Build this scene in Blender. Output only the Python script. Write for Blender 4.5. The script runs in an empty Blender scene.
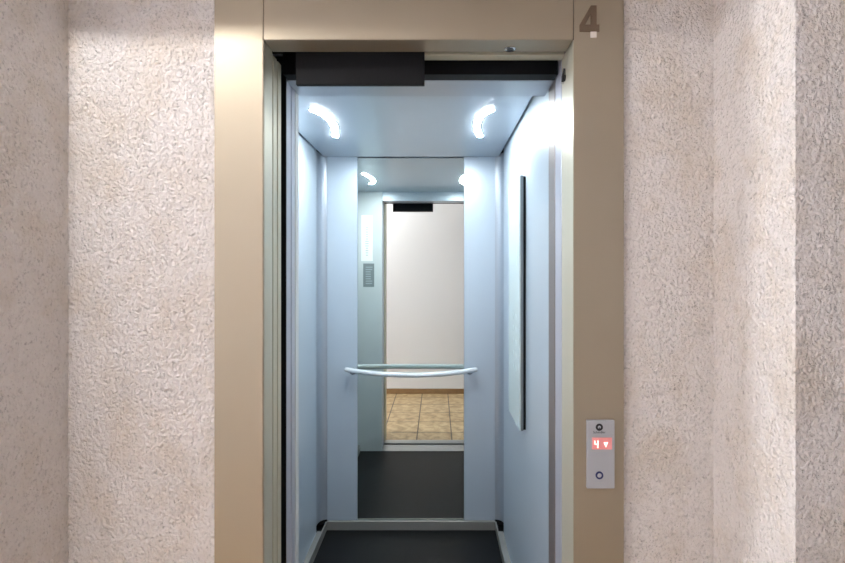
import bpy, bmesh, math, random
from mathutils import Vector, Matrix

scene = bpy.context.scene
C = scene.collection
PI = math.pi
random.seed(4)

# ------------------------------------------------------------------ materials
def srgb(r, g, b):
    f = lambda c: (c/255/12.92) if c/255 <= 0.04045 else ((c/255+0.055)/1.055)**2.4
    return (f(r), f(g), f(b), 1)

def mat(name, col, rough=0.5, metal=0.0, spec=0.5, bump=None, emit=None, estr=0, mottle=None, coat=0, brush=None):
    m = bpy.data.materials.new(name); m.use_nodes = True
    nt = m.node_tree; N = nt.nodes; L = nt.links
    b = N['Principled BSDF']
    b.inputs['Base Color'].default_value = col
    b.inputs['Roughness'].default_value = rough
    b.inputs['Metallic'].default_value = metal
    b.inputs['Specular IOR Level'].default_value = spec
    b.inputs['Coat Weight'].default_value = coat
    if emit:
        b.inputs['Emission Color'].default_value = emit
        b.inputs['Emission Strength'].default_value = estr
    tc = N.new('ShaderNodeTexCoord')
    if mottle:
        sc, amt = mottle
        n = N.new('ShaderNodeTexNoise'); n.inputs['Scale'].default_value = sc; n.inputs['Detail'].default_value = 4
        L.new(tc.outputs['Object'], n.inputs['Vector'])
        mx = N.new('ShaderNodeMix'); mx.data_type = 'RGBA'
        mx.inputs[6].default_value = tuple(c*(1-amt) for c in col[:3])+(1,)
        mx.inputs[7].default_value = tuple(min(1, c*(1+amt)) for c in col[:3])+(1,)
        L.new(n.outputs['Fac'], mx.inputs[0]); L.new(mx.outputs[2], b.inputs['Base Color'])
    if bump:
        sc, st, dist = bump
        n = N.new('ShaderNodeTexNoise'); n.inputs['Scale'].default_value = sc; n.inputs['Detail'].default_value = 3
        if brush:
            mp = N.new('ShaderNodeMapping'); mp.inputs['Scale'].default_value = brush
            L.new(tc.outputs['Object'], mp.inputs['Vector']); L.new(mp.outputs[0], n.inputs['Vector'])
        else:
            L.new(tc.outputs['Object'], n.inputs['Vector'])
        bp = N.new('ShaderNodeBump'); bp.inputs['Strength'].default_value = st; bp.inputs['Distance'].default_value = dist
        L.new(n.outputs['Fac'], bp.inputs['Height']); L.new(bp.outputs[0], b.inputs['Normal'])
    return m

def plaster(name, col):
    m = bpy.data.materials.new(name); m.use_nodes = True
    nt = m.node_tree; N = nt.nodes; L = nt.links
    b = N['Principled BSDF']; b.inputs['Roughness'].default_value = 0.75
    b.inputs['Specular IOR Level'].default_value = 0.3
    tc = N.new('ShaderNodeTexCoord')
    mp = N.new('ShaderNodeMapping'); mp.inputs['Scale'].default_value = (1, 1, 0.85)
    L.new(tc.outputs['Object'], mp.inputs['Vector'])
    def noise(sc, det, rg=0.55, dist=0.0):
        n = N.new('ShaderNodeTexNoise'); n.inputs['Scale'].default_value = sc; n.inputs['Detail'].default_value = det
        n.inputs['Roughness'].default_value = rg; n.inputs['Distortion'].default_value = dist
        L.new(mp.outputs[0], n.inputs['Vector']); return n
    def mrange(src, f0, f1, t0, t1):
        r = N.new('ShaderNodeMapRange')
        for k, v in zip(('From Min', 'From Max', 'To Min', 'To Max'), (f0, f1, t0, t1)): r.inputs[k].default_value = v
        L.new(src, r.inputs['Value']); return r
    vo = N.new('ShaderNodeTexVoronoi'); vo.inputs['Scale'].default_value = 120; L.new(mp.outputs[0], vo.inputs['Vector'])
    coarse = noise(110, 4, 0.6, 0.35)
    pits = noise(150, 2.5, 0.6, 0.3)
    pr = mrange(pits.outputs['Fac'], 0.30, 0.46, 0.0, 1.0)
    h0 = N.new('ShaderNodeMath'); h0.operation = 'MULTIPLY_ADD'; h0.inputs[1].default_value = -0.35
    L.new(vo.outputs['Distance'], h0.inputs[0]); L.new(coarse.outputs['Fac'], h0.inputs[2])
    h1 = N.new('ShaderNodeMath'); h1.operation = 'MULTIPLY_ADD'; h1.inputs[1].default_value = 0.30
    L.new(pr.outputs[0], h1.inputs[0]); L.new(h0.outputs[0], h1.inputs[2])
    bp = N.new('ShaderNodeBump'); bp.inputs['Strength'].default_value = PL_BUMP; bp.inputs['Distance'].default_value = 0.011
    L.new(h1.outputs[0], bp.inputs['Height']); L.new(bp.outputs[0], b.inputs['Normal'])
    blot = noise(9, 4, 0.6)
    mx = N.new('ShaderNodeMix'); mx.data_type = 'RGBA'
    mx.inputs[6].default_value = (col[0]*0.94, col[1]*0.90, col[2]*0.84, 1)
    mx.inputs[7].default_value = tuple(min(1, c*1.03) for c in col[:3])+(1,)
    L.new(mrange(blot.outputs['Fac'], 0.30, 0.56, 0, 1).outputs[0], mx.inputs[0])
    # pits tinted darker, by an amount that varies in patches
    sparse = noise(22, 3)
    am = mrange(sparse.outputs['Fac'], 0.35, 0.65, 0.90, 0.70)
    d = N.new('ShaderNodeMapRange'); d.inputs['From Max'].default_value = 0.8
    L.new(pr.outputs[0], d.inputs['Value']); L.new(am.outputs[0], d.inputs['To Min'])
    mm = N.new('ShaderNodeMix'); mm.data_type = 'RGBA'; mm.blend_type = 'MULTIPLY'; mm.inputs[0].default_value = 1
    L.new(mx.outputs[2], mm.inputs[6]); L.new(d.outputs[0], mm.inputs[7])
    L.new(mm.outputs[2], b.inputs['Base Color'])
    return m
PL_BUMP = 1.0

M = {}
M['plaster'] = plaster('rough_plaster', srgb(229, 224, 221))
M['white_paint'] = mat('smooth_white_paint', srgb(228, 228, 235), 0.8, spec=0.2, bump=(60, 0.05, 0.002))
M['frame'] = mat('champagne_metallic_paint', srgb(164, 154, 136), 0.46, metal=0.62, bump=(900, 0.05, 0.0004), mottle=(3, 0.02))
M['panel_edge'] = mat('olive_metallic_paint', srgb(196, 192, 172), 0.36, metal=0.35)
M['steel'] = mat('satin_aluminium', srgb(196, 198, 200), 0.28, metal=0.9, bump=(300, 0.04, 0.0005), brush=(1, 1, 0.03))
M['car_metal'] = mat('blue_grey_door_metal', srgb(186, 190, 204), 0.34, metal=0.4)
M['jamb_metal'] = mat('warm_grey_jamb_metal', srgb(140, 132, 132), 0.4, metal=0.6)
M['cabin'] = mat('pale_blue_cabin_laminate', srgb(182, 195, 207), 0.34, metal=0.25, bump=(500, 0.02, 0.0003), mottle=(1.5, 0.015))
M['cove'] = mat('cabin_corner_metal', srgb(168, 177, 188), 0.32, metal=0.45)
M['cab_ceiling'] = mat('pale_ceiling_sheet', srgb(176, 186, 196), 0.32, metal=0.35)
M['return'] = mat('pale_grey_green_sheet', srgb(207, 210, 211), 0.42, metal=0.15)
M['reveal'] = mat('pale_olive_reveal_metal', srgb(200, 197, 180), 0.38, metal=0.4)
M['tag'] = mat('digit_foot_glint', srgb(226, 220, 210), 0.35, metal=0.2)  # lamp glint on the figure's foot, put into the colour
M['black'] = mat('black_shaft_metal', srgb(13, 14, 17), 0.6, spec=0.15)
M['gap'] = mat('shadow_gap_black', srgb(12, 12, 14), 0.9)
M['rubber'] = mat('black_rubber_floor', srgb(16, 17, 18), 0.45, spec=0.2, bump=(400, 0.15, 0.001), mottle=(9, 0.12))
M['skirting'] = mat('skirting_aluminium', srgb(144, 144, 140), 0.38, metal=0.3)
M['mirror'] = mat('mirror_glass', srgb(222, 230, 225), 0.0, metal=1.0)
M['rail'] = mat('pale_handrail_paint', srgb(214, 220, 224), 0.25, metal=0.1)
M['bracket'] = mat('handrail_bracket_metal', srgb(150, 156, 164), 0.35, metal=0.7)
M['led'] = mat('cool_led_diffuser', srgb(255, 255, 255), 0.5, emit=(0.90, 0.965, 0.99, 1), estr=270)
M['glass_white'] = mat('white_back_painted_glass', srgb(205, 222, 220), 0.06, spec=0.6)
M['cop_side'] = mat('panel_housing_metal', srgb(132, 140, 142), 0.35, metal=0.7)
M['button_grey'] = mat('button_grey', srgb(202, 219, 217), 0.12, metal=0.0)
M['paper'] = mat('white_sheet', srgb(246, 247, 245), 0.6)
M['print'] = mat('grey_print', srgb(196, 198, 192), 0.7)
M['grey_plate'] = mat('grey_plate', srgb(140, 146, 148), 0.4, metal=0.5)
M['plate_line'] = mat('plate_line', srgb(176, 182, 184), 0.5)
M['lop'] = mat('call_panel_silver', srgb(176, 180, 186), 0.4, metal=0.3)
M['dark_mark'] = mat('dark_mark', srgb(30, 32, 36), 0.5)
M['blue_ring'] = mat('dark_blue_button_ring', srgb(28, 40, 96), 0.35)
M['red_glow'] = mat('lit_red_display', srgb(205, 150, 150), 0.4, emit=(1, 0.13, 0.12, 1), estr=0.24)
M['red_glyph'] = mat('lit_red_glyph', srgb(255, 200, 195), 0.4, emit=(1, 0.55, 0.5, 1), estr=2.0)
M['digit'] = mat('brown_mirror_steel', srgb(150, 134, 118), 0.22, metal=1.0)
M['chrome'] = mat('chrome', srgb(210, 210, 210), 0.12, metal=1.0)
M['ceiling_paint'] = mat('white_ceiling_paint', srgb(222, 219, 215), 0.85, spec=0.2)
M['bulb'] = mat('warm_lamp_globe', srgb(255, 250, 240), 0.5, emit=(1, 0.978, 0.958, 1), estr=425)
M['bulb_cool'] = mat('cool_lamp_globe', srgb(250, 250, 255), 0.5, emit=(0.95, 0.965, 0.99, 1), estr=1600)
M['lamp_base'] = mat('lamp_base_white', srgb(220, 220, 218), 0.5)
M['tile_brown'] = mat('brown_base_tile', srgb(140, 110, 78), 0.4, mottle=(20, 0.25))

def tile_mat():
    m = bpy.data.materials.new('beige_stone_tile'); m.use_nodes = True
    nt = m.node_tree; N = nt.nodes; L = nt.links; b = N['Principled BSDF']
    b.inputs['Roughness'].default_value = 0.33
    tc = N.new('ShaderNodeTexCoord')
    mp = N.new('ShaderNodeMapping'); mp.inputs['Location'].default_value = (0.178, 0.12, 0)
    L.new(tc.outputs['Object'], mp.inputs['Vector'])
    br = N.new('ShaderNodeTexBrick'); br.offset = 0; br.squash = 1
    br.inputs['Scale'].default_value = 1; br.inputs['Brick Width'].default_value = 0.308; br.inputs['Row Height'].default_value = 0.308
    br.inputs['Mortar Size'].default_value = 0.0056; br.inputs['Mortar Smooth'].default_value = 0.1
    br.inputs['Color1'].default_value = srgb(200, 178, 142); br.inputs['Color2'].default_value = srgb(190, 166, 130)
    br.inputs['Mortar'].default_value = srgb(78, 62, 44)
    L.new(mp.outputs[0], br.inputs['Vector'])
    n = N.new('ShaderNodeTexNoise'); n.inputs['Scale'].default_value = 13; n.inputs['Detail'].default_value = 7; n.inputs['Distortion'].default_value = 0.6
    L.new(tc.outputs['Object'], n.inputs['Vector'])
    cr = N.new('ShaderNodeValToRGB'); cr.color_ramp.elements[0].position = 0.3; cr.color_ramp.elements[0].color = (0.46, 0.38, 0.28, 1)
    cr.color_ramp.elements[1].position = 0.62; cr.color_ramp.elements[1].color = (1.05, 1.0, 0.95, 1)
    L.new(n.outputs['Fac'], cr.inputs[0])
    mx = N.new('ShaderNodeMix'); mx.data_type = 'RGBA'; mx.blend_type = 'MULTIPLY'; mx.inputs[0].default_value = 0.9
    L.new(br.outputs['Color'], mx.inputs[6]); L.new(cr.outputs[0], mx.inputs[7]); L.new(mx.outputs[2], b.inputs['Base Color'])
    bp = N.new('ShaderNodeBump'); bp.invert = True; bp.inputs['Strength'].default_value = 0.4; bp.inputs['Distance'].default_value = 0.003
    L.new(br.outputs['Fac'], bp.inputs['Height']); L.new(bp.outputs[0], b.inputs['Normal'])
    return m
M['tile'] = tile_mat()

# ------------------------------------------------------------------ geometry helpers
def new():
    return bmesh.new()

def add_box(bm, x0, x1, y0, y1, z0, z1, bev=0.0, seg=2):
    t = bmesh.new()
    bmesh.ops.create_cube(t, size=1)
    for v in t.verts:
        v.co = Vector(((x0+x1)/2+v.co.x*(x1-x0), (y0+y1)/2+v.co.y*(y1-y0), (z0+z1)/2+v.co.z*(z1-z0)))
    if bev:
        bmesh.ops.bevel(t, geom=t.edges[:], offset=bev, segments=seg, affect='EDGES', profile=0.5)
    merge(bm, t); return bm

def merge(bm, t):
    me = bpy.data.meshes.new('tmp'); t.to_mesh(me); t.free(); bm.from_mesh(me); bpy.data.meshes.remove(me)

def add_prism(bm, pts, a0, a1, axis):
    """pts: 2D outline; extruded along axis from a0 to a1. axis 'z': (x,y); 'y': (x,z); 'x': (y,z)"""
    f = {'z': lambda p, a: (p[0], p[1], a), 'y': lambda p, a: (p[0], a, p[1]), 'x': lambda p, a: (a, p[0], p[1])}[axis]
    t = bmesh.new()
    A = [t.verts.new(f(p, a0)) for p in pts]; B = [t.verts.new(f(p, a1)) for p in pts]
    n = len(pts)
    t.faces.new(A); t.faces.new(B[::-1])
    for i in range(n):
        t.faces.new((A[i], B[i], B[(i+1) % n], A[(i+1) % n]))
    bmesh.ops.recalc_face_normals(t, faces=t.faces[:])
    merge(bm, t); return bm

def add_tube(bm, pts, r, n=16, cap=True):
    pts = [Vector(p) for p in pts]
    t = bmesh.new(); rings = []
    for i, p in enumerate(pts):
        d = (pts[min(i+1, len(pts)-1)]-pts[max(i-1, 0)]).normalized()
        up = Vector((0, 0, 1)) if abs(d.z) < 0.9 else Vector((1, 0, 0))
        s = d.cross(up).normalized(); u = s.cross(d).normalized()
        rr = r[i] if isinstance(r, (list, tuple)) else r
        rings.append([t.verts.new(p+s*math.cos(2*PI*k/n)*rr+u*math.sin(2*PI*k/n)*rr) for k in range(n)])
    for a, b in zip(rings, rings[1:]):
        for k in range(n):
            t.faces.new((a[k], a[(k+1) % n], b[(k+1) % n], b[k]))
    if cap:
        t.faces.new(rings[0][::-1]); t.faces.new(rings[-1])
    bmesh.ops.recalc_face_normals(t, faces=t.faces[:])
    merge(bm, t); return bm

def add_lathe(bm, prof, centre, axis='z', n=32):
    """prof: list of (radius, along-axis)"""
    c = Vector(centre); t = bmesh.new(); rings = []
    for r, a in prof:
        ring = []
        for k in range(n):
            x, y = r*math.cos(2*PI*k/n), r*math.sin(2*PI*k/n)
            o = {'z': (x, y, a), 'y': (x, a, y), 'x': (a, x, y)}[axis]
            ring.append(t.verts.new(c+Vector(o)))
        rings.append(ring)
    for a, b in zip(rings, rings[1:]):
        for k in range(n):
            t.faces.new((a[k], a[(k+1) % n], b[(k+1) % n], b[k]))
    t.faces.new(rings[0][::-1]); t.faces.new(rings[-1])
    bmesh.ops.remove_doubles(t, verts=t.verts[:], dist=1e-6)
    bmesh.ops.recalc_face_normals(t, faces=t.faces[:])
    merge(bm, t); return bm

def wpos(o):
    p = Vector((0, 0, 0))
    while o is not None:
        p += o.location; o = o.parent
    return p

def obj(name, bm, m, parent=None, loc=None, smooth=False, label=None):
    off = wpos(parent) if parent else Vector((0, 0, 0))
    loc = Vector(loc) if loc is not None else off
    bmesh.ops.translate(bm, verts=bm.verts[:], vec=-loc)
    me = bpy.data.meshes.new(name); bm.to_mesh(me); bm.free()
    if smooth:
        me.shade_smooth()
        try: me.set_sharp_from_angle(angle=math.radians(40))
        except Exception: pass
    me.materials.append(M[m])
    o = bpy.data.objects.new(name, me); C.objects.link(o)
    o.location = loc-off
    if parent: o.parent = parent
    if label: o['label'] = label
    return o

def thing(name, label, cat, loc, group=None):
    o = bpy.data.objects.new(name, None); C.objects.link(o); o.location = loc
    o.empty_display_size = 0.1
    o['label'] = label; o['category'] = cat; o['kind'] = 'thing'
    if group: o['group'] = group
    return o

def tag(o, label, cat, group=None):
    o['label'] = label; o['category'] = cat; o['kind'] = 'thing'
    if group: o['group'] = group
    return o

def struct(name, bm, m, label, cat):
    o = obj(name, bm, m)
    o['kind'] = 'structure'; o['label'] = label; o['category'] = cat
    return o

def B(x0, x1, y0, y1, z0, z1, bev=0.0, seg=2):
    return add_box(new(), x0, x1, y0, y1, z0, z1, bev, seg)

# ------------------------------------------------------------------ dimensions (metres; camera above the origin, looking along +y)
EYE = 1.49
FY = 1.247             # front of the landing door frame
WY = 1.258             # plaster wall around it
OL, OR = -0.447, 0.352 # clear opening
HZ = 2.077             # underside of frame header
RZ = 2.262             # ceiling of the niche
PY = 0.97              # front of the niche piers
NL, NR = -0.956, 0.717 # sides of the niche
LX0, LX1, LY0, LZ = -4.6, 2.6, -0.29, 2.62
CL, CR = -0.655, 0.362 # cabin side walls
CY0, CY1 = 1.577, 2.77
CZ = EYE+0.634

# ------------------------------------------------------------------ the landing
struct('floor', B(LX0, LX1, LY0-0.1, 1.319, -0.1, 0), 'tile', 'landing floor of square beige stone tiles with dark joints', 'floor')
struct('ceiling', B(LX0, LX1, LY0-0.1, PY+0.3, LZ, LZ+0.1), 'ceiling_paint', 'plain white ceiling of the landing', 'ceiling')
bm = new()
add_box(bm, NL-0.12, -0.569, WY, WY+0.055, 0, LZ); add_box(bm, 0.477, NR+0.12, WY, WY+0.055, 0, LZ)
struct('wall_front', bm, 'plaster', 'rough cream plaster wall on both sides of the lift door frame', 'wall')
struct('wall_left', B(LX0, NL, PY, WY+0.055, 0, LZ), 'plaster', 'shaded rough plaster side of the niche on the far left', 'wall')
struct('wall_right', B(NR, LX1, PY, WY+0.055, 0, LZ), 'plaster', 'rough plaster pier with outer corner on the far right', 'wall')
struct('trim_1', B(NL, NR, PY, WY+0.055, RZ, LZ), 'plaster', 'plaster soffit over the lift niche', 'trim')
struct('wall_back', B(LX0, LX1, LY0-0.1, LY0, 0, LZ), 'white_paint', 'plain white wall opposite the lift, seen in the mirror', 'wall')
struct('wall_end_left', B(LX0-0.1, LX0, LY0-0.1, WY, 0, LZ), 'white_paint', 'white end wall of the landing', 'wall')
struct('wall_end_right', B(LX1, LX1+0.1, LY0-0.1, WY, 0, LZ), 'white_paint', 'white end wall at the other end of the landing', 'wall')
struct('baseboard_back', B(LX0, LX1, LY0, LY0+0.012, 0, 0.06, 0.002), 'tile_brown', 'brown tile skirting below the white wall, seen in the mirror', 'baseboard')

def globe_lamp(x, y, r, m, label):
    t = thing('ceiling_lamp', label, 'lamp', (x, y, LZ), 'ceiling lamps on the landing')
    obj('lamp_base', add_lathe(new(), [(0.0, LZ), (0.06, LZ), (0.055, LZ-0.02), (0.0, LZ-0.02)], (x, y, 0)), 'lamp_base', t, smooth=True)
    prof = [(r*math.sin(PI*k/12), LZ-0.018-r+r*math.cos(PI*k/12)) for k in range(13)]
    obj('globe', add_lathe(new(), prof, (x, y, 0)), m, t, smooth=True)
globe_lamp(-0.96, 0.49, 0.045, 'bulb', 'small warm globe lamp on the ceiling in front of the lift')
globe_lamp(-3.6, 0.765, 0.07, 'bulb_cool', 'cool white globe lamp on the ceiling down the landing')

# ------------------------------------------------------------------ landing door frame
FT = RZ-0.001
fr = thing('lift_door_frame', 'champagne beige metal frame around the open lift doorway', 'door frame', (-0.046, FY, 0))
def jamb(pts, name, label):
    b = new(); add_prism(b, pts, 0.0, FT, 'z')
    bmesh.ops.bevel(b, geom=[e for e in b.edges if abs((e.verts[0].co-e.verts[1].co).normalized().z) > 0.9], offset=0.0015, segments=2, affect='EDGES')
    return obj(name, b, 'frame', fr, label=label)
jamb([(-0.573, FY), (OL, FY), (OL, 1.252), (-0.45, 1.256), (-0.573, 1.256)], 'jamb', 'brightly lit wide beige upright, the one without a call panel')
jamb([(0.481, FY), (0.481, 1.256), (OR+0.003, 1.256), (OR, 1.252), (OR, FY)], 'jamb', 'darker wide beige upright that carries the call panel')
rv = 'paler inner side of the upright'
obj('reveal', B(OL-0.02, OL-0.0003, 1.2565, 1.318, 0, HZ+0.004, 0.0006), 'reveal', fr, label=rv)
obj('reveal', B(OR+0.0003, OR+0.02, 1.2565, 1.370, 0, HZ+0.004, 0.0006), 'reveal', fr, label=rv)
b = new(); add_prism(b, [(FY, HZ), (1.319, HZ), (1.319, HZ+0.006), (1.256, HZ+0.006), (1.256, FT), (FY, FT)], OL+0.002, OR-0.002, 'x')
bmesh.ops.bevel(b, geom=[e for e in b.edges if abs((e.verts[0].co-e.verts[1].co).normalized().x) > 0.9], offset=0.0015, segments=2, affect='EDGES')
obj('header', b, 'frame', fr)
obj('track_cover', B(-0.384, OR-0.001, 1.336, 1.372, HZ, HZ+0.03, 0.001), 'panel_edge', fr)

# key lock in the underside of the header
t = thing('emergency_key_lock', 'round chrome key lock set in the underside of the beige header', 'lock', (0.196, 1.298, HZ))
obj('ring', add_lathe(new(), [(0.0095, 0.0), (0.0155, 0.0), (0.0155, -0.0015), (0.0135, -0.003), (0.0095, -0.003)], (0.196, 1.298, HZ), n=40), 'chrome', t, smooth=True)
obj('keyhole', add_lathe(new(), [(0, 0.0), (0.0098, 0.0), (0.0098, -0.0034), (0, -0.0034)], (0.196, 1.298, HZ), n=24), 'dark_mark', t, smooth=True)

# small fitting on the right reveal
t = thing('latch_fitting', 'small dark latch fitting on the bright inner side of the frame near its top corner', 'latch', (OR, 1.333, 2.015))
obj('rose', add_lathe(new(), [(0, 0), (0.009, 0), (0.008, -0.003), (0, -0.003)], (OR, 1.333, 2.012), 'x', 20), 'dark_mark', t, smooth=True)
bm = new(); add_tube(bm, [(OR-0.005, 1.322, 2.034), (OR-0.006, 1.333, 2.015), (OR-0.005, 1.342, 2.000)], [0.0025, 0.004, 0.003], 10)
obj('lever', bm, 'dark_mark', t, smooth=True)
obj('pin', add_lathe(new(), [(0, -0.003), (0.0035, -0.003), (0.003, -0.010), (0, -0.010)], (OR, 1.336, 2.000), 'x', 14), 'chrome', t, smooth=True)

# floor number
def P(px, py, d=FY):
    s = 485/d
    return ((px-437)/s, EYE-(py-268)/s)
def Pc(x, y): return P(550+x/4.69, y/4.69)
bm = new()
def plate(pts, y0=FY, y1=FY-0.003):
    add_prism(bm, [Pc(*p) for p in pts], y0, y1, 'y')
plate([(190, 28), (217, 28), (217, 118), (190, 118)])                       # stem
plate([(190, 28), (190, 68), (164, 118), (138, 118)], FY, FY-0.0029)        # diagonal
plate([(138, 118), (230, 118), (230, 150), (138, 150)])                      # bar
dg_ = tag(obj('floor_number', bm, 'digit', loc=(0.39, FY, 2.08)), 'brown metal figure 4 fixed high on the beige door frame', 'number')
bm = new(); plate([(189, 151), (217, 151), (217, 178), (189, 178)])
obj('foot', bm, 'tag', dg_, label='foot of the figure, lamp glint painted pale')

# ------------------------------------------------------------------ call panel
cx0, cx1 = 0.3832, 0.4535
cz1, cz0 = P(0, 419.5)[1], P(0, 487)[1]
cxm = (cx0+cx1)/2 - 0.0008
cp = thing('call_panel', 'silver lift call panel with red floor display on the beige frame', 'call panel', (cxm, FY, cz0))
obj('face_plate', B(cx0, cx1, FY-0.009, FY, cz0, cz1, 0.0012), 'lop', cp)
yf = FY-0.009
zl = P(0, 427.2, yf)[1]
k = yf/FY
cxf = (599.3-437)*yf/485
def ring(bm, x, z, r0, r1, y0, y1, n=40):
    add_lathe(bm, [(r0, y0), (r1, y0), (r1, y1), (r0, y1)], (x, 0, z), 'y', n)
def annulus(x, z, r0, r1, yb, yt, n=40):
    t = bmesh.new()
    rs = []
    for r, y in ((r0, yb), (r1, yb), (r1, yt), (r0, yt)):
        rs.append([t.verts.new((x+r*math.cos(2*PI*i/n), y, z+r*math.sin(2*PI*i/n))) for i in range(n)])
    for a in range(4):
        A, Bq = rs[a], rs[(a+1) % 4]
        for i in range(n): t.faces.new((A[i], A[(i+1) % n], Bq[(i+1) % n], Bq[i]))
    bmesh.ops.recalc_face_normals(t, faces=t.faces[:])
    return t
bm = annulus(cxf, zl, 0.0040, 0.0092, yf, yf-0.0006)
add_prism(bm, [(cxf-0.0014, zl-0.0044), (cxf+0.0014, zl-0.0044), (cxf+0.0010, zl-0.0012), (cxf, zl+0.0006), (cxf-0.0010, zl-0.0012)], yf, yf-0.0005, 'y')
obj('emblem', bm, 'dark_mark', cp)
def text_bm(s, size, x, y, z):
    cu = bpy.data.curves.new('txt', 'FONT'); cu.body = s; cu.size = size; cu.align_x = 'CENTER'; cu.align_y = 'CENTER'
    cu.extrude = 0.0002
    o = bpy.data.objects.new('txt', cu); C.objects.link(o)
    bpy.context.view_layer.update()
    dg = bpy.context.evaluated_depsgraph_get()
    me = bpy.data.meshes.new_from_object(o.evaluated_get(dg))
    bpy.data.objects.remove(o); bpy.data.curves.remove(cu)
    bm = new(); bm.from_mesh(me); bpy.data.meshes.remove(me)
    bmesh.ops.rotate(bm, verts=bm.verts[:], cent=(0, 0, 0), matrix=Matrix.Rotation(PI/2, 3, 'X'))
    bmesh.ops.translate(bm, verts=bm.verts[:], vec=(x, y, z))
    return bm
obj('wordmark', text_bm('Schindler', 0.0086, cxf, yf-0.0002, P(0, 432.3, yf)[1]), 'dark_mark', cp)
dx0, dx1 = (592-437)*yf/485, (612-437)*yf/485
dz1, dz0 = P(0, 437.5, yf)[1], P(0, 449.5, yf)[1]
disp = obj('display', B(dx0, dx1, yf-0.0006, yf+0.002, dz0, dz1, 0.0004, 1), 'red_glow', cp, label='glowing red floor display')
yg = yf-0.0007
def G(px, py): return P(px, py, yg)
bm = new()
def seg(x0, y0, x1, y1):
    a = G(x0, y0); c = G(x1, y1)
    add_box(bm, min(a[0], c[0]), max(a[0], c[0]), yg-0.0004, yg+0.0004, min(a[1], c[1]), max(a[1], c[1]))
seg(594.2, 440.6, 595.4, 444.4); seg(595.0, 443.7, 598.2, 444.8); seg(597.2, 440.6, 598.4, 448.0)
obj('glyph', bm, 'red_glyph', disp, label='lit figure 4')
bm = new(); add_prism(bm, [G(603.6, 442.3), G(608.0, 442.3), G(605.8, 447.6)], yg-0.0004, yg+0.0004, 'y')
obj('glyph', bm, 'red_glyph', disp, label='lit arrow pointing down')
zb = P(0, 475.2, yf)[1]
btn = obj('call_button', annulus(cxf, zb, 0.0056, 0.0098, yf+0.001, yf-0.0018), 'blue_ring', cp, label='round dark blue call button ring')
obj('button_cap', add_lathe(new(), [(0, yf+0.001), (0.0059, yf+0.001), (0.0059, yf-0.0012), (0.0045, yf-0.0022), (0, yf-0.0024)], (cxf, 0, zb), 'y', 28), 'lop', btn, smooth=True)

HC = EYE+0.558          # underside of the cabin lintel
# ------------------------------------------------------------------ landing doors, slid open to the left
def door_panel(name, label, cat, x1, y0, y1, z1, m, group, w=0.42):
    t = thing(name, label, cat, (x1-w/2, (y0+y1)/2, 0.012), group)
    obj('leaf', B(x1-w, x1-0.003, y0, y1, 0.012, z1, 0.0015), m, t)
    obj('edge_profile', B(x1-0.006, x1, y0+0.004, y1-0.004, 0.012, z1, 0.0015), m, t)
    return t
LTOP = 2.072
door_panel('landing_door_leaf', 'open landing door leaf directly behind the beige frame, its edge showing', 'lift door', -0.447, 1.3215, 1.357, LTOP, 'panel_edge', 'sliding lift door leaves')
door_panel('landing_door_leaf', 'open landing door leaf beside the dark gap to the lift car', 'lift door', -0.447, 1.361, 1.396, LTOP, 'panel_edge', 'sliding lift door leaves')
cl = door_panel('car_door_leaf', 'open blue grey car door leaf just past the dark gap', 'lift door', -0.449, 1.447, 1.490, 2.13, 'car_metal', 'sliding lift door leaves')
door_panel('car_door_leaf', 'open blue grey car door leaf next to the pale cabin wall', 'lift door', -0.449, 1.496, 1.537, 2.13, 'car_metal', 'sliding lift door leaves')
obj('safety_edge', B(-0.60, -0.4495, 1.4425, 1.4468, 0.02, 2.12, 0.001), 'black', cl)
# hanger plate above the doorway (dark), lower on its left half
hp = thing('door_hanger', 'dark metal door hanger behind the beige header', 'door hanger', (-0.21, 1.33, 1.989))
obj('carriage_plate', B(-0.384, -0.034, 1.3205, 1.334, 1.989, 2.30, 0.001), 'black', hp)
obj('hanger_rail', B(-0.445, 0.349, 1.400, 1.445, HC+0.001, 2.30, 0.001), 'black', hp)
# slam post on the closing side
tag(obj('slam_post', B(0.352, 0.40, 1.3745, 1.4445, 0.0, HZ+0.02, 0.002), 'car_metal', loc=(0.375, 1.41, 0)), 'narrow lavender grey closing post inside the frame, between beige frame and cabin jamb', 'door post')
# sills
def sill(name, label, x0, x1, y0, y1):
    t = thing(name, label, 'sill', ((x0+x1)/2, (y0+y1)/2, 0), 'door sills')
    n = 3; gw = 0.010; w = (y1-y0-gw*(n-1))/n
    obj('base', B(x0, x1, y0, y1, -0.05, -0.012), 'steel', t)
    for i in range(n):
        obj('rib', B(x0, x1, y0+i*(w+gw), y0+i*(w+gw)+w, -0.012, 0.003, 0.001), 'steel', t)
sill('landing_sill', 'grooved aluminium landing sill next to the beige tiles', OL-0.02, OR-0.001, 1.3195, 1.397)
sill('car_sill', 'grooved aluminium car sill next to the black cabin floor', CL, CR, 1.446, 1.574)

# ------------------------------------------------------------------ the cabin
struct('floor_cabin', B(CL-0.05, CR+0.05, 1.5745, CY1+0.05, -0.06, 0.0), 'rubber', 'black rubber floor of the lift cabin', 'floor')
bm = new(); add_box(bm, CL+0.010, CR-0.010, CY0-0.03, CY1-0.003, CZ, CZ+0.02, 0.001, 1)
struct('ceiling_cabin', bm, 'cab_ceiling', 'pale blue grey ceiling of the lift cabin', 'ceiling')
struct('trim_2', B(CL-0.04, CR+0.04, 1.545, CY1+0.06, CZ+0.022, CZ+0.07), 'gap', 'dark shadow gap round the cabin ceiling', 'trim')
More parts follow.
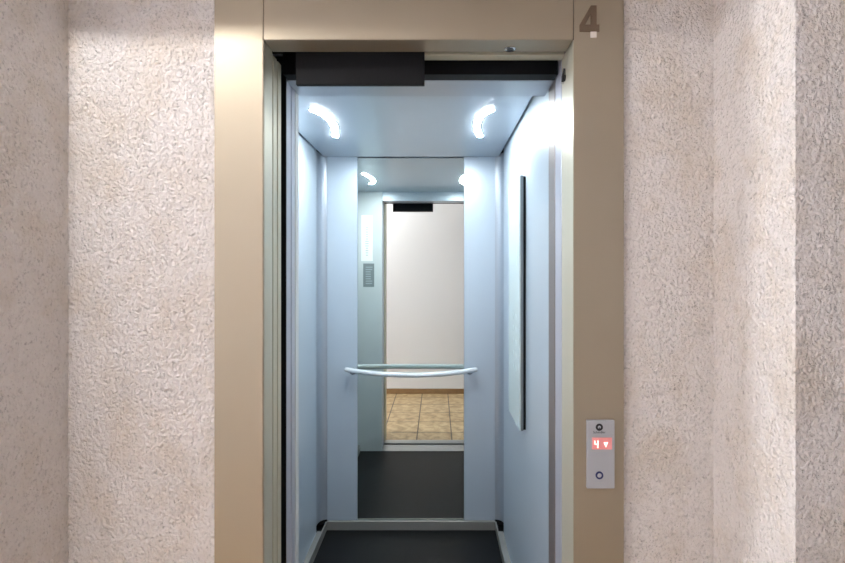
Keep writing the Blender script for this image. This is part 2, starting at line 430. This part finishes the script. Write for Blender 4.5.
# front return and header
HC = EYE+0.558
struct('wall_cabin_front', B(CL-0.03, -0.4495, 1.542, CY0, 0, CZ+0.02, 0.001), 'return', 'pale front return inside the lift cabin, seen in the mirror', 'wall')
struct('trim_6', B(-0.449, 0.3505, 1.447, CY0, HC, CZ+0.02, 0.0015), 'cove', 'grey metal lintel over the cabin doorway', 'trim')
struct('trim_3', B(0.3512, 0.400, 1.447, 1.527, 0, CZ+0.02, 0.0015), 'jamb_metal', 'warm grey jamb of the cabin doorway', 'trim')
# side walls
SY = 2.64
def side_wall(name, x, sgn, label):
    # folded sheet with rolled rear edge; sgn -1 left, +1 right
    ys = CY0+0.0005 if sgn < 0 else 1.528
    pts = [(x, ys), (x, SY-0.008), (x+sgn*0.002, SY-0.003), (x+sgn*0.007, SY), (x+sgn*0.03, SY), (x+sgn*0.03, ys)]
    b = new(); add_prism(b, pts, 0.012, CZ+0.018, 'z')
    return struct(name, b, 'cabin', label, 'wall')
side_wall('wall_cabin_left', CL, -1, 'pale blue left side wall of the lift cabin')
side_wall('wall_cabin_right', CR, 1, 'pale blue right side wall of the lift cabin, behind the tall control panel')
def cove(name, x, sgn, xb, label):
    # recessed concave corner between side wall and rear panel
    pts = []
    n = 10
    p0 = Vector((x+sgn*0.018, SY)); p1 = Vector((x+sgn*0.012, CY1+0.002)); p2 = Vector((xb, CY1+0.004))
    p0b = Vector((x+sgn*0.017, 2.72))
    for i in range(n+1):
        u = i/n
        q = p0b*(1-u)**2+p1*2*u*(1-u)+p2*u*u
        pts.append((q.x, q.y))
    pts = [(p0.x, p0.y)]+pts+[(xb, CY1+0.05), (x+sgn*0.05, CY1+0.05), (x+sgn*0.05, SY)]
    b = new(); add_prism(b, pts, 0.052, CZ+0.018, 'z')
    return struct(name, b, 'cove', label, 'trim')
BL, BR = -0.627, 0.332
cove('trim_4', CL, -1, BL, 'recessed metal corner strip left of the rear wall')
cove('trim_5', CR, 1, BR, 'recessed metal corner strip right of the rear wall')
ML, MR = -0.454, 0.154
bm = new(); add_box(bm, BL, ML-0.001, CY1, CY1+0.03, 0.05, CZ+0.018, 0.0015); add_box(bm, MR+0.001, BR, CY1, CY1+0.03, 0.05, CZ+0.018, 0.0015)
add_box(bm, BL, BR, CY1+0.031, CY1+0.05, 0, CZ+0.018)
struct('wall_cabin_back', bm, 'cabin', 'pale blue rear wall of the lift cabin with panels beside the mirror', 'wall')
# skirting
SH = 0.05
def skirt(name, b, label): return struct(name, b, 'skirting', label, 'baseboard')
skirt('baseboard_cabin_back', add_box(new(), BL, BR, CY1-0.017, CY1-0.0005, 0, SH, 0.002), 'grey metal skirting below the mirror')
def side_skirt(x, xi, name, label):
    a, c = min(x, xi), max(x, xi)
    t_ = 0.006 if xi > x else -0.006
    b = new(); add_prism(b, [(x, 1.58), (xi, 1.58), (xi, CY1-0.0175), (xi-t_, CY1-0.0175), (xi-t_, SY+0.012), (x, SY+0.012)], 0, SH, 'z')
    return skirt(name, b, label)
side_skirt(CL+0.0003, BL+0.001, 'baseboard_cabin_left', 'grey metal skirting along the left cabin wall')
side_skirt(CR-0.0003, BR-0.001, 'baseboard_cabin_right', 'grey metal skirting along the right cabin wall')

# mirror
tag(obj('mirror', B(ML, MR, CY1+0.002, CY1+0.008, SH+0.002, CZ-0.004, 0.0006, 1), 'mirror', loc=((ML+MR)/2, CY1+0.005, SH)), 'tall frameless mirror in the middle of the cabin rear wall', 'mirror').rotation_euler = (math.radians(-0.19), 0, 0)

# handrail
hz = EYE-0.573
hr = thing('handrail', 'pale bowed handrail across the mirror', 'handrail', (-0.148, CY1, hz))
xa, xb_ = -0.509, 0.217
pts = []
n = 32
for i in range(n+1):
    u = i/n
    x = xa+(xb_-xa)*u
    pts.append((x, 2.735-0.078*(1-(2*u-1)**2), hz-0.014*(1-(2*u-1)**2)))
add_tube(bm := new(), pts, 0.0135, 18)
bar = obj('rail', bm, 'rail', hr, smooth=True)
for x in (xa, xb_):
    s = 1 if x < 0 else -1
    b = new(); add_lathe(b, [(0.0, -0.0135), (0.008, -0.012), (0.0125, -0.006), (0.0136, 0.0), (0.0125, 0.006), (0.008, 0.012), (0, 0.0135)], (x, 2.735, hz), 'z', 20)
    obj('end_cap', b, 'rail', bar, smooth=True)
    xx = x+s*0.03
    b = new(); add_tube(b, [(xx, 2.722, hz-0.008), (xx, 2.745, hz-0.016), (xx, CY1-0.004, hz-0.016)], [0.009, 0.009, 0.009], 14)
    br = obj('bracket', b, 'bracket', hr, smooth=True)
    obj('rose', add_lathe(new(), [(0, CY1), (0.02, CY1), (0.02, CY1-0.003), (0.017, CY1-0.005), (0, CY1-0.005)], (xx, 0, hz-0.016), 'y', 24), 'bracket', br, smooth=True)

# control panel (tall, on the right wall)
kx = CR-0.026; ky0, ky1, kz0, kz1 = 1.975, 2.275, 0.826, 1.868
t = thing('control_panel', 'tall slim lift control panel with pale glass face on the right cabin wall', 'control panel', (CR, (ky0+ky1)/2, kz0))
obj('base', B(kx+0.0165, CR, ky0+0.004, ky1-0.004, kz0+0.004, kz1-0.004), 'black', t, label='mounting base, coloured black as a shadow gap')  # shade behind the housing, put in as a black base
obj('housing', B(kx+0.005, kx+0.016, ky0, ky1, kz0, kz1, 0.0015), 'cop_side', t, label='grey metal housing')
obj('glass_face', B(kx, kx+0.0048, ky0+0.0005, ky1-0.0005, kz0+0.0005, kz1-0.0005, 0.001), 'glass_white', t, label='pale green white glass face')
for i in range(5):
    for j in range(2):
        z = 1.06+i*0.055; y = 2.07+j*0.07
        obj('button', add_lathe(new(), [(0, kx), (0.014, kx), (0.0135, kx-0.0008), (0, kx-0.001)], (0, y, z), 'x', 24), 'button_grey', t, smooth=True)
obj('display', B(kx-0.0006, kx+0.001, 2.05, 2.16, 1.50, 1.58, 0.0003, 1), 'button_grey', t)

# ceiling lamps: curved LED strips
def arc_lamp(pts, label, nx):
    # Catmull-Rom through the points
    P_ = [Vector(p) for p in pts]; Q = [2*P_[0]-P_[1]]+P_+[2*P_[-1]-P_[-2]]
    path = []
    for i in range(1, len(Q)-2):
        for k in range(8):
            u = k/8
            a, b_, c, d = Q[i-1], Q[i], Q[i+1], Q[i+2]
            path.append(0.5*((2*b_)+(c-a)*u+(2*a-5*b_+4*c-d)*u*u+(3*b_-a-3*c+d)*u**3))
    path.append(P_[-1])
    t = thing('led_ceiling_light', label, 'ceiling light', (P_[1].x, P_[1].y, CZ), 'curved lights in the cabin ceiling')
    def strip(w, z0, z1):
        bm = new(); L_, R_ = [], []
        for i, p in enumerate(path):
            d = (path[min(i+1, len(path)-1)]-path[max(i-1, 0)]).normalized(); s = Vector((-d.y, d.x))
            L_.append(p+s*w); R_.append(p-s*w)
        d0 = (path[1]-path[0]).normalized(); d1 = (path[-1]-path[-2]).normalized()
        def cap(c, d, sgn):
            s = Vector((-d.y, d.x)); out = []
            for k in range(1, 8):
                a = PI*k/8
                out.append(c+(s*math.cos(a)*-sgn*-1+d*sgn*math.sin(a))*w) if sgn > 0 else out.append(c+(-s*math.cos(a)-d*math.sin(a))*w)
            return out
        outline = L_+cap(path[-1], d1, 1)+R_[::-1]+cap(path[0], d0, -1)
        add_prism(bm, [(p.x, p.y) for p in outline], z0, z1, 'z')
        return bm
    obj('diffuser', strip(0.0135, CZ-0.0035, CZ-0.0002), 'led', t, label='lit cool white diffuser')
    obj('bezel', strip(0.0165, CZ-0.0018, CZ+0.0005), 'steel', t)
ARC = [(-0.497, 1.945), (-0.478, 1.973), (-0.459, 2.049), (-0.460, 2.177), (-0.487, 2.328)]
arc_lamp(ARC, 'curved white ceiling light bending toward the right cabin wall', 1)
arc_lamp([(-0.281-x, y) for x, y in ARC], 'curved white ceiling light over the tall control panel', -1)

# notice and plate on the inside of the front return (seen in the mirror)
sr = 485/(2*CY1-CY0)
def R(px, py): return (px-437)/sr, EYE-(py-268)/sr
x0, z1 = R(361, 214); x1, z0 = R(372.5, 260)
t = thing('notice_sheet', 'white printed notice on the front return, above the grey plate in the mirror', 'notice', ((x0+x1)/2, CY0, z0))
obj('sheet', B(x0, x1, CY0, CY0+0.0015, z0, z1), 'paper', t)
bm = new()
for r_ in range(13):
    z = z1-0.10-r_*0.019
    w = random.uniform(0.014, 0.032)
    add_box(bm, (x0+x1)/2-w/2, (x0+x1)/2+w/2, CY0+0.0014, CY0+0.0019, z-0.005, z+0.004)
pr = obj('print', bm, 'print', t); pr['kind'] = 'stuff'
x0, z1 = R(363, 262.5); x1, z0 = R(374, 286)
t = thing('instruction_plate', 'grey engraved plate on the front return, below the white notice in the mirror', 'sign', ((x0+x1)/2, CY0, z0))
obj('plate', B(x0, x1, CY0, CY0+0.003, z0, z1, 0.0008), 'grey_plate', t)
bm = new()
for r_ in range(8):
    z = z1-0.03-r_*0.019
    add_box(bm, x0+0.02, x1-random.uniform(0.012, 0.03), CY0+0.0029, CY0+0.0034, z-0.004, z+0.003)
pr = obj('print', bm, 'plate_line', t); pr['kind'] = 'stuff'

# ------------------------------------------------------------------ world, camera, view
w = bpy.data.worlds.new('world'); scene.world = w; w.use_nodes = True
w.node_tree.nodes['Background'].inputs[0].default_value = (0.02, 0.02, 0.022, 1)
w.node_tree.nodes['Background'].inputs[1].default_value = 0.2

cam = bpy.data.cameras.new('camera'); co = bpy.data.objects.new('camera', cam); C.objects.link(co)
co.location = (0, 0, EYE); co.rotation_euler = (PI/2, 0, 0)
cam.sensor_width = 36; cam.lens = 485/845*36
cam.shift_x = -14.5/845; cam.shift_y = -13.5/845
cam.clip_start = 0.02
scene.camera = co
vs = scene.view_settings
vs.view_transform = 'Standard'; vs.look = 'None'; vs.gamma = 1; vs.use_curve_mapping = False
vs.exposure = 0.0
scene.cycles.max_bounces = 16; scene.cycles.diffuse_bounces = 8; scene.cycles.glossy_bounces = 10
